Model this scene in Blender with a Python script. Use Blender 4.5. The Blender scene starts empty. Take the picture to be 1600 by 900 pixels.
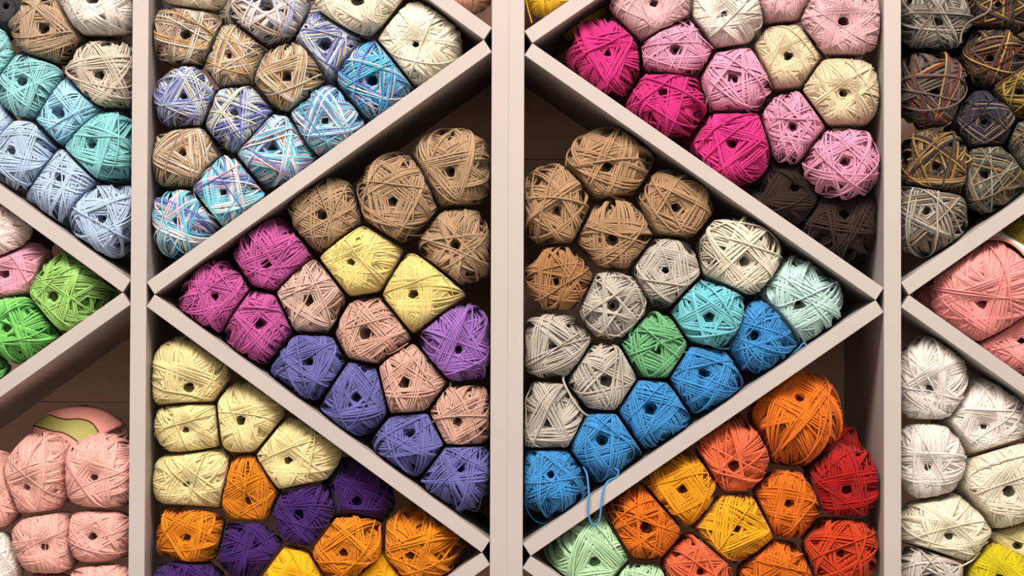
import bpy, math, random
import numpy as np
from mathutils import Matrix, Vector

# ------------------------------------------------------------------ camera
sc = bpy.context.scene
COL = sc.collection
F_PX = 3571.0                     # focal length in pixels of a 1600 x 900 frame
PITCH = math.radians(1.4)
ROLL = 0.0035
CAM = np.array([0.0, -2.5, 1.139])
fwd = np.array([0.0, math.cos(PITCH), math.sin(PITCH)])
r0 = np.array([1.0, 0.0, 0.0])
u0 = np.cross(r0, fwd)
right = r0 * math.cos(ROLL) + u0 * math.sin(ROLL)
up = u0 * math.cos(ROLL) - r0 * math.sin(ROLL)
cd = bpy.data.cameras.new('camera')
cd.sensor_width = 36.0
cd.lens = 36.0 * F_PX / 1600.0
cam = bpy.data.objects.new('camera', cd)
cam.matrix_world = Matrix((
    (right[0], up[0], -fwd[0], CAM[0]),
    (right[1], up[1], -fwd[1], CAM[1]),
    (right[2], up[2], -fwd[2], CAM[2]),
    (0, 0, 0, 1)))
COL.objects.link(cam)
sc.camera = cam


def ray(px, py):
    v = fwd * F_PX + right * (px - 800.0) + up * (450.0 - py)
    return v / np.linalg.norm(v)


def at(px, py, y=0.0):
    """Point of the shop at depth y seen at a pixel of the photograph."""
    v = ray(px, py)
    return CAM + v * ((y - CAM[1]) / v[1])


# ------------------------------------------------------------------ light
sc.view_settings.view_transform = 'Standard'
sc.view_settings.look = 'None'
sc.view_settings.exposure = 0.0
sc.view_settings.gamma = 1.0
sc.view_settings.use_curve_mapping = False

world = bpy.data.worlds.new('shop_ambient')
sc.world = world
world.use_nodes = True
bg = world.node_tree.nodes['Background']
bg.inputs['Color'].default_value = (1.0, 0.90, 0.84, 1)
bg.inputs['Strength'].default_value = 0.24


def area(name, loc, target, sx, sy, power, col):
    l = bpy.data.lights.new(name, 'AREA')
    l.shape = 'RECTANGLE'
    l.size, l.size_y, l.energy, l.color = sx, sy, power, col
    o = bpy.data.objects.new(name, l)
    o.location = loc
    o.rotation_euler = (Vector(target) - Vector(loc)).to_track_quat('-Z', 'Y').to_euler()
    COL.objects.link(o)
    return o


WARM = (1.0, 0.885, 0.80)
area('ceiling_lamp', (0.75, -2.0, 3.3), (0.25, 0.1, 1.15), 1.3, 0.8, 98, WARM)
area('ceiling_lamp', (-0.75, -2.1, 3.3), (-0.25, 0.1, 1.1), 1.3, 0.8, 122, (1.0, 0.885, 0.82))
area('front_fill', (0.0, -4.2, 1.75), (0, 0, 1.2), 3.0, 1.6, 25, (1.0, 0.90, 0.84))  # added frontal fill light, not a real window


# ------------------------------------------------------------------ helpers
def lin(c):
    c = np.array(c, float) / 255.0
    return np.where(c <= 0.04045, c / 12.92, ((c + 0.055) / 1.055) ** 2.4)


def nodes_of(name):
    m = bpy.data.materials.new(name)
    m.use_nodes = True
    nt = m.node_tree
    return m, nt, nt.nodes['Principled BSDF']


def mesh_obj(name, verts, faces, mat, parent=None, smooth=False, attr=None):
    """verts (n,3), faces list of tuples or (m,4) array -> one linked mesh object."""
    me = bpy.data.meshes.new(name)
    if isinstance(faces, np.ndarray):
        n, m = len(verts), len(faces)
        me.vertices.add(n)
        me.vertices.foreach_set('co', np.ascontiguousarray(verts, np.float32).ravel())
        me.loops.add(m * 4)
        me.loops.foreach_set('vertex_index', np.ascontiguousarray(faces, np.int32).ravel())
        me.polygons.add(m)
        me.polygons.foreach_set('loop_start', np.arange(0, m * 4, 4, dtype=np.int32))
        me.update(calc_edges=True)
    else:
        me.from_pydata([tuple(map(float, v)) for v in verts], [], faces)
        me.update()
    if smooth:
        me.polygons.foreach_set('use_smooth', np.ones(len(me.polygons), bool))
    if attr is not None:
        a = me.attributes.new('strand', 'FLOAT', 'POINT')
        a.data.foreach_set('value', np.ascontiguousarray(attr, np.float32))
    me.materials.append(mat)
    o = bpy.data.objects.new(name, me)
    COL.objects.link(o)
    if parent is not None:
        o.parent = parent
    return o


def prism(name, quad, y0, y1, mat, parent=None, bevel=0.0006):
    """A board: a quad in the xz plane extruded in depth from y0 to y1."""
    v = [(x, y0, z) for x, z in quad] + [(x, y1, z) for x, z in quad]
    n = len(quad)
    f = [tuple(range(n))[::-1], tuple(range(n, 2 * n))]
    f += [(i, (i + 1) % n, n + (i + 1) % n, n + i) for i in range(n)]
    o = mesh_obj(name, v, f, mat, parent)
    import bmesh
    bm = bmesh.new()
    bm.from_mesh(o.data)
    bmesh.ops.recalc_face_normals(bm, faces=bm.faces)
    bm.to_mesh(o.data)
    bm.free()
    if bevel:
        b = o.modifiers.new('bevel', 'BEVEL')
        b.width, b.segments = bevel, 2
    return o


def thing(name, label, cat, loc, group=None):
    o = bpy.data.objects.new(name, None)
    o.empty_display_size = 0.02
    o.location = loc
    COL.objects.link(o)
    o['label'], o['category'] = label, cat
    if group:
        o['group'] = group
    return o


# ------------------------------------------------------------------ shelf materials
def board_material(name, col, rough):
    m, nt, b = nodes_of(name)
    tc = nt.nodes.new('ShaderNodeTexCoord')
    nz = nt.nodes.new('ShaderNodeTexNoise')
    nz.inputs['Scale'].default_value = 9.0
    nz.inputs['Detail'].default_value = 5.0
    nt.links.new(tc.outputs['Object'], nz.inputs['Vector'])
    rp = nt.nodes.new('ShaderNodeValToRGB')
    c = np.array(col)
    rp.color_ramp.elements[0].position, rp.color_ramp.elements[1].position = 0.3, 0.75
    rp.color_ramp.elements[0].color = (*(c * 0.95), 1)
    rp.color_ramp.elements[1].color = (*(c * 1.02), 1)
    nt.links.new(nz.outputs['Fac'], rp.inputs['Fac'])
    nt.links.new(rp.outputs['Color'], b.inputs['Base Color'])
    b.inputs['Roughness'].default_value = rough
    bp = nt.nodes.new('ShaderNodeBump')
    bp.inputs['Strength'].default_value = 0.03
    nz2 = nt.nodes.new('ShaderNodeTexNoise')
    nz2.inputs['Scale'].default_value = 220.0
    nt.links.new(tc.outputs['Object'], nz2.inputs['Vector'])
    nt.links.new(nz2.outputs['Fac'], bp.inputs['Height'])
    nt.links.new(bp.outputs['Normal'], b.inputs['Normal'])
    return m


M_BOARD = board_material('off_white_laminate', (0.372, 0.33, 0.308), 0.6)
M_BACK = board_material('taupe_back_board', (0.60, 0.36, 0.245), 0.7)
M_FLOOR = board_material('grey_floor', (0.42, 0.39, 0.36), 0.4)

# ------------------------------------------------------------------ shelving
DEPTH = 0.30
X = {p: at(p, 450)[0] for p in (-365, -340, 204, 229, 767, 793.5, 793.52, 818, 1381, 1408, 1960, 1986)}
INS, SPR = 12.5 * 0.0007, 19.0 * 0.0007
HALF = 401 * 0.0007
ZTOP, ZBOT = 2.05, 0.0

floor = mesh_obj('floor', [(-4, -5, 0), (4, -5, 0), (4, 0.5, 0), (-4, 0.5, 0), (-4, -5, -0.05), (4, -5, -0.05), (4, 0.5, -0.05), (-4, 0.5, -0.05)],
                 [(0, 1, 2, 3), (7, 6, 5, 4), (0, 4, 5, 1), (1, 5, 6, 2), (2, 6, 7, 3), (3, 7, 4, 0)], M_FLOOR)
floor['kind'] = 'structure'
M_WALL = board_material('plaster_wall', (0.55, 0.52, 0.49), 0.8)
wall_back = prism('wall_back', [(-4, 0), (4, 0), (4, 3.1), (-4, 3.1)], DEPTH + 0.02, DEPTH + 0.12, M_WALL, None, 0)
wall_back['kind'] = 'structure'

shelf_a = thing('yarn_shelving', 'off-white shelving with slanted dividers left of the joint in the wide middle upright',
                'shelf', (X[204], 0, 0), 'off-white yarn shelving bays')
shelf_b = thing('yarn_shelving', 'off-white shelving with slanted dividers right of the joint in the wide middle upright',
                'shelf', (X[1381], 0, 0), 'off-white yarn shelving bays')

CELLS = {}   # key -> (xl, xr, vertex list [(side, z)...])


def upright(shelf, xa, xb, nm='upright'):
    ox = shelf.location.x
    prism(nm, [(xa - ox, ZBOT), (xb - ox, ZBOT), (xb - ox, ZTOP), (xa - ox, ZTOP)], 0.0, DEPTH, M_BOARD, shelf, 0.0004)


def cell(shelf, key, xl, xr, side, zv):
    """zigzag of slanted boards between two uprights; a vertex lies on SIDE at height ZV."""
    ox = shelf.location.x
    verts = []
    for k in range(-3, 4):
        s = side if k % 2 == 0 else ('R' if side == 'L' else 'L')
        verts.append((s, zv + k * HALF))
    CELLS[key] = (xl, xr, verts)
    lines = []
    for (s0, z0), (s1, z1) in zip(verts[:-1], verts[1:]):
        if max(z0, z1) < 0.62 or min(z0, z1) > 1.85:
            continue
        w0, g0 = (xl, 1) if s0 == 'L' else (xr, -1)
        w1, g1 = (xl, 1) if s1 == 'L' else (xr, -1)
        A, B = (w0, z0 + SPR), (w0 + g0 * INS, z0)           # lower end: upper-edge corner, lower-edge corner
        C, D = (w1 + g1 * INS, z1), (w1, z1 - SPR)           # upper end
        q = [A, B, D, C]
        prism('slanted_divider', [(x - ox, z) for x, z in q], 0.0004, DEPTH - 0.001, M_BOARD, shelf)
        lines.append((A, C, 'up'))
        lines.append((B, D, 'down'))
    CELLS[key] = (xl, xr, verts, lines)
    # back boards with open joints between them
    za = at(1330, 632, DEPTH)[2]
    h = at(850, 250, DEPTH)[2] - za
    z = za - 2 * h
    while z < ZTOP - 0.05:
        prism('back_board', [(xl - ox + 0.0005, z + 0.0003), (xr - ox - 0.0005, z + 0.0003), (xr - ox - 0.0005, min(z + h, ZTOP) - 0.0003), (xl - ox + 0.0005, min(z + h, ZTOP) - 0.0003)],
              DEPTH - 0.008, DEPTH, M_BACK, shelf, 0.0004)
        z += h


upright(shelf_a, X[-365], X[-340])
upright(shelf_a, X[204], X[229])
upright(shelf_a, X[767], X[793.5])
upright(shelf_b, X[793.52], X[818])
upright(shelf_b, X[1381], X[1408])
upright(shelf_b, X[1960], X[1986])
cell(shelf_a, 'A', X[-340], X[204], 'R', at(193, 457)[2])
cell(shelf_a, 'F', X[229], X[767], 'L', at(242, 460)[2])
cell(shelf_b, 'J', X[818], X[1381], 'R', at(1366, 469)[2])
cell(shelf_b, 'L', X[1408], X[1960], 'L', at(1420, 461)[2])


# ------------------------------------------------------------------ yarn materials
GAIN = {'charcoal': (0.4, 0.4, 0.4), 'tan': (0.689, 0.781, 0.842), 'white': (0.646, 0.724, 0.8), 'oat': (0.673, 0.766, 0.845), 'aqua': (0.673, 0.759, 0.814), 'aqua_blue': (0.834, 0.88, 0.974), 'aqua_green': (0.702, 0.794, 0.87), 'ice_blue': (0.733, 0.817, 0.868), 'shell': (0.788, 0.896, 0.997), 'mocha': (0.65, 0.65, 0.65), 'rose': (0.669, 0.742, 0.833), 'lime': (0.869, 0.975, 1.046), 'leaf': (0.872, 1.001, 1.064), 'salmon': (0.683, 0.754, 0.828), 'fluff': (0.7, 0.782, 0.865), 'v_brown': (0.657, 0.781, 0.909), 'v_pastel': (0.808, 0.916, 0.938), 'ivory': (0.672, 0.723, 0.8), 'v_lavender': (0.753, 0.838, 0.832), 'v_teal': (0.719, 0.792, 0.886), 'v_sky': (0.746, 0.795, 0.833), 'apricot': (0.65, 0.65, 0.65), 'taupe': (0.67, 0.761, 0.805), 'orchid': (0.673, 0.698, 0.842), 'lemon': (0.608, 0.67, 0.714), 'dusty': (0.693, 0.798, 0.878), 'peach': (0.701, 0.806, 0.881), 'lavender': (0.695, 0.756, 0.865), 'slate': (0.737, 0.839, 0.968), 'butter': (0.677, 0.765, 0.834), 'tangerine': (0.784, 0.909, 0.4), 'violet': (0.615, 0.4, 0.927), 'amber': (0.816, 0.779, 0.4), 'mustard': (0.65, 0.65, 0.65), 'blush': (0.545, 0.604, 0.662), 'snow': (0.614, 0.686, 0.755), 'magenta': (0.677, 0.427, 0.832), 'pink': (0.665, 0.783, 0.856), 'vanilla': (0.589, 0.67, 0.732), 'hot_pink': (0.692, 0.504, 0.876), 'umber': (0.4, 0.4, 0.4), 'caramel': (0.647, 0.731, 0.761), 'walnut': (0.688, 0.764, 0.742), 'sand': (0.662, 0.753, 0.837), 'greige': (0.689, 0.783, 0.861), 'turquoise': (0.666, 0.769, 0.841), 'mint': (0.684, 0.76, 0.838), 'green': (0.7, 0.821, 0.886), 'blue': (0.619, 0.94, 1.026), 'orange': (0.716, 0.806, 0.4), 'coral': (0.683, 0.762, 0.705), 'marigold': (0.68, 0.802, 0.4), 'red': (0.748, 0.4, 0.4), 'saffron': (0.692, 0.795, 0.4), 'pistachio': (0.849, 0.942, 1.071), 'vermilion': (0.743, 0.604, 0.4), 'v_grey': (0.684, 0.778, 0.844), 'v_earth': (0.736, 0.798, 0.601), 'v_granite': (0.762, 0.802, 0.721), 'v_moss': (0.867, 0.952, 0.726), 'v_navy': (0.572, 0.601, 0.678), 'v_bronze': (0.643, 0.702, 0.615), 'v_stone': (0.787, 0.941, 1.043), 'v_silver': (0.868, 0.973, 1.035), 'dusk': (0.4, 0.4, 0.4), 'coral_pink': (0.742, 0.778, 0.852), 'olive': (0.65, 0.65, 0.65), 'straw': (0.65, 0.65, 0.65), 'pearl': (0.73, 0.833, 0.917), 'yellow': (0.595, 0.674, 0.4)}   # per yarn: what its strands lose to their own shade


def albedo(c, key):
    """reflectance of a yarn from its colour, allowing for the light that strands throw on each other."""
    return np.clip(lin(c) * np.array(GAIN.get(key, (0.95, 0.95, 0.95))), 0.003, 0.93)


def yarn_material(name, cols, repeat=1.1, sheen=0.07):
    m, nt, b = nodes_of(name)
    N, L = nt.nodes, nt.links
    at_ = N.new('ShaderNodeAttribute')
    at_.attribute_name = 'strand'
    oi = N.new('ShaderNodeObjectInfo')
    if len(cols) == 1:
        c = albedo(cols[0], name[5:])
        base = None
    else:
        ad = N.new('ShaderNodeMath'); ad.operation = 'MULTIPLY_ADD'
        ad.inputs[1].default_value = 1.0 / repeat
        L.new(at_.outputs['Fac'], ad.inputs[0]); L.new(oi.outputs['Random'], ad.inputs[2])
        fr = N.new('ShaderNodeMath'); fr.operation = 'FRACT'
        L.new(ad.outputs[0], fr.inputs[0])
        rp = N.new('ShaderNodeValToRGB')
        rnd = random.Random(name)
        el = rp.color_ramp.elements
        pts, x = [], 0.0
        for k, cc in enumerate(cols):
            w = 0.6 + rnd.random()
            pts.append([x, x + w, cc]); x += w
        for k, (a, e, cc) in enumerate(pts):
            cl = (*albedo(cc, name[5:]), 1)
            for q in (a + 0.18 * (e - a), e - 0.18 * (e - a)):
                pos = q / x
                if k == 0 and q < 0.3 * e:
                    s = el[0]; s.position = pos
                elif k == len(pts) - 1 and q > a + 0.5 * (e - a):
                    s = el[len(el) - 1]; s.position = pos
                else:
                    s = el.new(pos)
                s.color = cl
        L.new(fr.outputs[0], rp.inputs['Fac'])
        base = rp.outputs['Color']
    nz = N.new('ShaderNodeTexNoise'); nz.noise_dimensions = '1D'
    nz.inputs['Scale'].default_value = 1.0; nz.inputs['Detail'].default_value = 2.0
    mu = N.new('ShaderNodeMath'); mu.operation = 'MULTIPLY'; mu.inputs[1].default_value = 38.0
    L.new(at_.outputs['Fac'], mu.inputs[0]); L.new(mu.outputs[0], nz.inputs['W'])
    mr = N.new('ShaderNodeMapRange')
    mr.inputs['From Min'].default_value = 0.3; mr.inputs['From Max'].default_value = 0.7
    mr.inputs['To Min'].default_value = 0.86; mr.inputs['To Max'].default_value = 1.1
    L.new(nz.outputs['Fac'], mr.inputs['Value'])
    mx = N.new('ShaderNodeMix'); mx.data_type = 'RGBA'; mx.blend_type = 'MULTIPLY'
    mx.inputs['Factor'].default_value = 1.0
    if base is None:
        mx.inputs[6].default_value = (*c, 1)
    else:
        L.new(base, mx.inputs[6])
    L.new(mr.outputs['Result'], mx.inputs[7])
    L.new(mx.outputs[2], b.inputs['Base Color'])
    b.inputs['Roughness'].default_value = 0.85
    b.inputs['Specular IOR Level'].default_value = 0.25
    b.inputs['Sheen Weight'].default_value = sheen
    b.inputs['Sheen Roughness'].default_value = 0.5
    return m


PAL = {
    'charcoal': [(84, 84, 92)], 'tan': [(184, 150, 120)], 'white': [(242, 222, 204)], 'oat': [(218, 194, 168)],
    'aqua': [(152, 206, 202)], 'aqua_blue': [(158, 208, 222)], 'aqua_green': [(140, 200, 194)], 'ice_blue': [(184, 198, 220)],
    'shell': [(232, 198, 184)], 'rose': [(240, 160, 170)], 'lime': [(146, 184, 96)], 'leaf': [(118, 186, 92)],
    'salmon': [(246, 176, 158)], 'fluff': [(240, 220, 202)], 'ivory': [(246, 228, 194)], 'mocha': [(110, 88, 70)],
    'taupe': [(182, 143, 108)], 'orchid': [(200, 90, 148)], 'lemon': [(246, 216, 130)], 'dusty': [(216, 172, 152)],
    'peach': [(214, 160, 138)], 'lavender': [(160, 106, 176)], 'slate': [(106, 100, 154)], 'butter': [(240, 212, 146)],
    'tangerine': [(222, 124, 14)], 'violet': [(72, 38, 96)], 'amber': [(248, 182, 20)], 'mustard': [(240, 186, 40)],
    'apricot': [(228, 170, 140)], 'blush': [(244, 184, 180)], 'snow': [(246, 222, 200)], 'magenta': [(214, 56, 116)],
    'pink': [(238, 150, 172)], 'vanilla': [(241, 208, 164)], 'hot_pink': [(226, 60, 122)], 'umber': [(66, 43, 30)],
    'caramel': [(182, 138, 100)], 'walnut': [(170, 118, 78)], 'sand': [(236, 214, 184)], 'greige': [(194, 176, 157)],
    'turquoise': [(120, 196, 198)], 'mint': [(194, 220, 204)], 'green': [(112, 170, 114)], 'blue': [(66, 130, 180)],
    'orange': [(226, 108, 12)], 'coral': [(234, 104, 66)], 'marigold': [(246, 152, 18)], 'red': [(172, 4, 8)],
    'saffron': [(248, 164, 20)], 'pistachio': [(180, 212, 158)], 'vermilion': [(202, 66, 22)],
    'coral_pink': [(240, 148, 138)], 'olive': [(124, 112, 28)], 'pearl': [(206, 186, 168)], 'yellow': [(226, 198, 22)],
    'straw': [(238, 222, 160)], 'dusk': [(58, 44, 36)],
    'v_brown': [(221, 198, 170), (172, 135, 108), (215, 188, 155), (206, 151, 85), (223, 202, 177), (156, 119, 101), (199, 163, 129)],
    'v_pastel': [(226, 212, 200), (190, 164, 156), (160, 168, 208), (234, 196, 190), (240, 228, 214), (186, 150, 136)],
    'v_lavender': [(104, 104, 172), (152, 154, 200), (228, 218, 204), (100, 100, 166), (214, 204, 156), (172, 178, 204)],
    'v_sky': [(88, 172, 200), (238, 224, 214), (112, 128, 190), (236, 192, 196), (130, 206, 216), (242, 232, 224), (98, 184, 200)],
    'v_teal': [(56, 136, 180), (86, 174, 200), (92, 92, 182), (228, 196, 184), (74, 156, 190), (120, 190, 206)],
    'v_grey': [(116, 102, 89), (154, 139, 123), (80, 72, 67), (132, 115, 97), (172, 157, 140)],
    'v_earth': [(36, 30, 33), (183, 139, 83), (52, 42, 38), (100, 34, 28), (86, 71, 67), (30, 32, 49)],
    'v_granite': [(95, 83, 82), (74, 64, 63), (93, 80, 79), (166, 126, 82), (102, 89, 86), (108, 36, 28), (68, 59, 60)],
    'v_navy': [(34, 40, 64), (30, 34, 56), (150, 120, 84), (60, 46, 40), (38, 44, 70)],
    'v_bronze': [(110, 78, 42), (159, 116, 68), (37, 38, 56), (81, 57, 35), (178, 142, 100), (59, 43, 32)],
    'v_moss': [(128, 102, 40), (80, 66, 40), (170, 136, 70), (60, 52, 44)],
    'v_stone': [(110, 100, 84), (88, 77, 61), (140, 127, 105), (120, 88, 50), (73, 66, 57)],
    'v_silver': [(147, 134, 120), (110, 99, 88), (166, 152, 136), (131, 99, 66), (92, 83, 76)],
}
RUN = {'v_brown': 1.3, 'v_pastel': 1.2, 'v_sky': 1.3, 'v_lavender': 2.6, 'v_teal': 2.2}   # metres of strand before the dye repeats
MAT = {}


def yarn(key):
    if key not in MAT:
        MAT[key] = yarn_material('yarn_' + key, PAL[key], RUN.get(key, 4.5))
    return MAT[key]


# ------------------------------------------------------------------ one wound ball
def fib(n):
    i = np.arange(n) + 0.5
    z = 1 - 2 * i / n
    a = math.pi * (1 + 5 ** 0.5) * i
    r = np.sqrt(1 - z * z)
    return np.stack([r * np.cos(a), r * np.sin(a), z], 1)


FIB = {7000: fib(7000), 9000: fib(9000)}


def circle_frame(al, ph):
    n = np.array([math.cos(al) * math.cos(ph), math.cos(al) * math.sin(ph), math.sin(al)])
    z = np.array([0, 0, 1.0])
    e1 = z - n * n[2]
    e1 /= np.linalg.norm(e1)
    return n, e1, np.cross(n, e1)


def smooth_ring(a, k):
    for _ in range(k):
        a = 0.25 * np.roll(a, 1) + 0.5 * a + 0.25 * np.roll(a, -1)
    return a


def tube(P, rad, w, h, sides, closed=False):
    """P (n,3) path, rad (n,3) outward directions -> verts, quad faces (caps left open: ends lie under other strands)."""
    T = np.gradient(P, axis=0)
    T /= np.linalg.norm(T, axis=1, keepdims=True) + 1e-12
    S = np.cross(T, rad)
    S /= np.linalg.norm(S, axis=1, keepdims=True) + 1e-12
    U = np.cross(S, T)
    a = 2 * math.pi * (np.arange(sides) + 0.5) / sides
    V = P[:, None] + S[:, None] * (np.cos(a) * w)[None, :, None] + U[:, None] * (np.sin(a) * h)[None, :, None]
    n = len(P)
    i = np.arange(n - 1)[:, None] * sides
    k = np.arange(sides)[None]
    k2 = (k + 1) % sides
    Fq = np.stack([i + k, i + k2, i + sides + k2, i + sides + k], -1).reshape(-1, 4)
    return V.reshape(-1, 3), Fq


class Wound:
    """Unit-size yarn ball wound round the z axis, its centre hole at +z."""

    def __init__(self, seed, t, hole):
        rng = np.random.default_rng(seed)
        self.t, self.hole = t, hole
        self.soft = t < 0.037                 # fine fluffy yarn: strands sink into each other
        grow = 0.10 if self.soft else 0.42
        S = 40
        n_f = 7000 if t > 0.037 else 9000
        Pf = FIB[n_f]
        H = np.zeros(n_f)
        N = int(10.5 / t)
        th = -math.pi + 2 * math.pi * np.arange(S) / S
        ct, st = np.cos(th)[:, None], np.sin(th)[:, None]
        q = int(rng.choice([3, 3, 4, 5, 7]))
        kk = 1 if q < 5 else 2
        ph = rng.random() * 6.28
        al0 = hole + 0.02
        al, left = al0 + 0.1, 0
        prev = None
        paths, hs = [], []
        bl = np.clip(np.arange(S) / (0.2 * S), 0, 1)
        bl = (bl * bl * (3 - 2 * bl))[:, None]
        for i in range(N):
            if left <= 0:
                rest = N - i
                ph += rng.random() * 6.28
                sgn = 1 if rng.random() < 0.5 else -1
                cnt, rows = 0, 0
                if i < 0.34 * N:                      # wide crossing layers that close the shoulders
                    left = int(rng.integers(10, 20))
                    q = int(rng.choice([3, 4, 5]))
                    al = al0 + rng.uniform(0.1, 0.85)
                elif rng.random() < 0.22 and rest > 50:   # slow turning layer
                    left = int(rng.integers(36, 60))
                    q = int(rng.choice([3, 4, 5, 7]))
                    al = al0 + abs(rng.normal(0, 0.05))
                else:                                 # interleaved bands of side-by-side strands
                    q = int(rng.choice([3, 3, 4, 5]))
                    rows = int(rng.integers(6, 12))
                    left = q * rows
                    al = al0 + rng.uniform(0, 0.05)
                    out = rng.random() < 0.55
                kk = 1 if q < 5 else 2
            left -= 1
            if rows:
                j = cnt // q
                cnt += 1
                ph += 2 * math.pi * kk / q + (0.35 * t * sgn if cnt % q == 0 else 0)
                a_i = al + (j if out else rows - 1 - j) * t * 0.93 + rng.normal(0, 0.011)
            else:
                ph += 2 * math.pi * kk / q + sgn * 1.1 * t / q
                a_i = al + rng.normal(0, 0.006)
            n, e1, e2 = circle_frame(a_i, ph + rng.normal(0, 0.022))
            c = ct * e1 + st * e2
            wob = 0.012 * np.sin(th * int(rng.integers(1, 4)) + rng.random() * 6)[:, None]
            c = c + wob * n
            p = c if prev is None else prev * (1 - bl) + c * bl
            prev = c
            p = p / np.linalg.norm(p, axis=1, keepdims=True)
            m = np.nonzero(np.abs(Pf @ n) < 0.58 * t)[0]
            pm = Pf[m]
            b = (np.floor((np.arctan2(pm @ e2, pm @ e1) + math.pi) / (2 * math.pi) * S + 0.5).astype(int)) % S
            bins = np.zeros(S)
            np.maximum.at(bins, b, H[m])
            bins = np.maximum(bins, 0.5 * (np.roll(bins, 1) + np.roll(bins, -1)))
            bins = smooth_ring(bins, 2)
            av = H.mean()
            add = grow * t * np.exp(-np.clip(bins - av, 0, None) / 0.13)
            hs.append(bins + add * 0.5)
            H[m] = np.maximum(H[m], (bins + add)[b])
            paths.append(p)
        self.H, self.Pf = H, Pf
        self.top = float(np.quantile(H, 0.7))
        self.paths = np.array(paths).reshape(-1, 3)
        self.hs = np.array(hs).reshape(-1)
        self.rng = rng
        self.S, self.th = S, th
        self.lump = [(rng.normal(0, 1.0, 3), rng.random() * 6.28, rng.random() * 0.022 + 0.008) for _ in range(4)]

    def radius(self, d, h, dent=0.15, wid=0.4):
        rho = np.hypot(d[:, 0], d[:, 1])
        r = (rho ** 2.5 + (np.abs(d[:, 2]) / 1.05) ** 2.5) ** (-1 / 2.5)
        ang = np.arctan2(rho, d[:, 2])
        r = r * (1 - dent * np.exp(-(ang / wid) ** 2))
        for k, p, a in self.lump:
            r = r * (1 + a * np.sin(d @ k * 2.0 + p))
        return r * (1 + h - self.top)

    def winding(self):
        P = self.paths * self.radius(self.paths, self.hs)[:, None]
        V, Fq = tube(P, self.paths, self.t * (1.0 if self.soft else 0.50), self.t * (0.085 if self.soft else 0.40), 6)
        L = np.concatenate([[0], np.cumsum(np.linalg.norm(np.diff(P, axis=0), axis=1))])
        return V, Fq, np.repeat(L, 6)

    def core(self):
        nu, nv = 36, 26
        vs = [(0, 0, 1.0)]
        fs = []
        angs = np.concatenate([np.linspace(0.04, 0.3, 7), np.linspace(0.38, math.pi - 0.05, nv - 7)])
        d = np.array([[math.sin(a) * math.cos(2 * math.pi * u / nu), math.sin(a) * math.sin(2 * math.pi * u / nu), math.cos(a)] for a in angs for u in range(nu)])
        r = self.radius(d, np.full(len(d), -0.004 if self.soft else -0.02))
        ang = np.arccos(d[:, 2])
        w = self.hole
        # a well that goes down the middle of the ball
        k = np.clip((ang - w * 0.8) / (w * 0.45), 0, 1)
        k = k * k * (3 - 2 * k)
        V = d * r[:, None]
        deep = np.stack([d[:, 0] * 0.55 * (ang > w * 0.2), d[:, 1] * 0.55 * (ang > w * 0.2), np.full(len(d), 0.05)], 1)
        deep[:, :2] = d[:, :2] * 0.9
        V = V * k[:, None] + deep * (1 - k)[:, None]
        nr = len(angs)
        f = np.array([[i * nu + u, i * nu + (u + 1) % nu, (i + 1) * nu + (u + 1) % nu, (i + 1) * nu + u] for i in range(nr - 1) for u in range(nu)])
        # close the poles with quads
        f2 = [[0, (2 * j + 2) % nu, 2 * j + 1, 0] for j in range(0)]
        b = (nr - 1) * nu
        caps = []
        for base in (0, b):
            for j in range(1, nu - 2, 2):
                caps.append([base, base + j, base + j + 1, base + j + 2])
        f = np.concatenate([f, np.array(caps)])
        L = np.arctan2(d[:, 1], d[:, 0]) * 0.9 + ang * 3.0
        f = f[:, ::-1]
        # loose turns of yarn lining the well
        n = 150
        a = np.linspace(0, 2 * math.pi * 3.4, n)
        z = np.linspace(0.50, 0.25, n) + 0.14 * np.sin(a * 0.93 + self.rng.random() * 6)
        rr = math.sin(w) * (0.86 + 0.14 * np.sin(a * 0.37 + 1)) * np.clip(0.75 + 0.4 * (z - 0.3), 0, 1.05)
        P = np.stack([rr * np.cos(a), rr * np.sin(a), z], 1)
        d2 = np.stack([np.cos(a), np.sin(a), np.full(n, 0.25)], 1)
        if self.rng.random() < 0.55:
            return V, f, L
        V2, F2 = tube(P, d2, self.t * 0.46, self.t * 0.46, 6)
        return np.concatenate([V, V2]), np.concatenate([f, F2 + len(V)]), np.concatenate([L, np.repeat(a * 0.15, 6)])

    def loop(self, al, ph, slack=0.0, lift=0.5):
        """one loose strand lying over everything wound so far."""
        S = 72
        th = -math.pi + 2 * math.pi * np.arange(S) / S
        n, e1, e2 = circle_frame(al, ph)
        bend = 0.07 * np.sin(th * 2 + self.rng.random() * 6)[:, None]
        p = np.cos(th)[:, None] * e1 + np.sin(th)[:, None] * e2 + bend * n
        p /= np.linalg.norm(p, axis=1, keepdims=True)
        near = (p @ self.Pf.T)
        k = math.cos(self.t * 0.9)
        h = np.where(near > k, self.H[None], 0).max(1)
        h = np.maximum(h, 0.5 * (np.roll(h, 1) + np.roll(h, -1)))
        h = np.maximum(h, smooth_ring(h, 6))
        h = smooth_ring(h, 3) + lift * self.t
        h = h + slack * np.exp(-((th - 0.4) / 0.9) ** 2)
        P = p * self.radius(p, h)[:, None]
        P = np.concatenate([P, P[:1]])
        d = np.concatenate([p, p[:1]])
        w = self.t * (0.5 if self.soft else 0.44)
        V, Fq = tube(P, d, w, w, 6)
        L = np.concatenate([[0], np.cumsum(np.linalg.norm(np.diff(P, axis=0), axis=1))]) + self.rng.random() * 5
        return V, Fq, np.repeat(L, 6)


THICK, MED, FINE = 0.052, 0.041, 0.030

# cx, cy, rx, ry, hole x, hole y, colour, strand, set-back (m), group, label
BALLS = []


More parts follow.
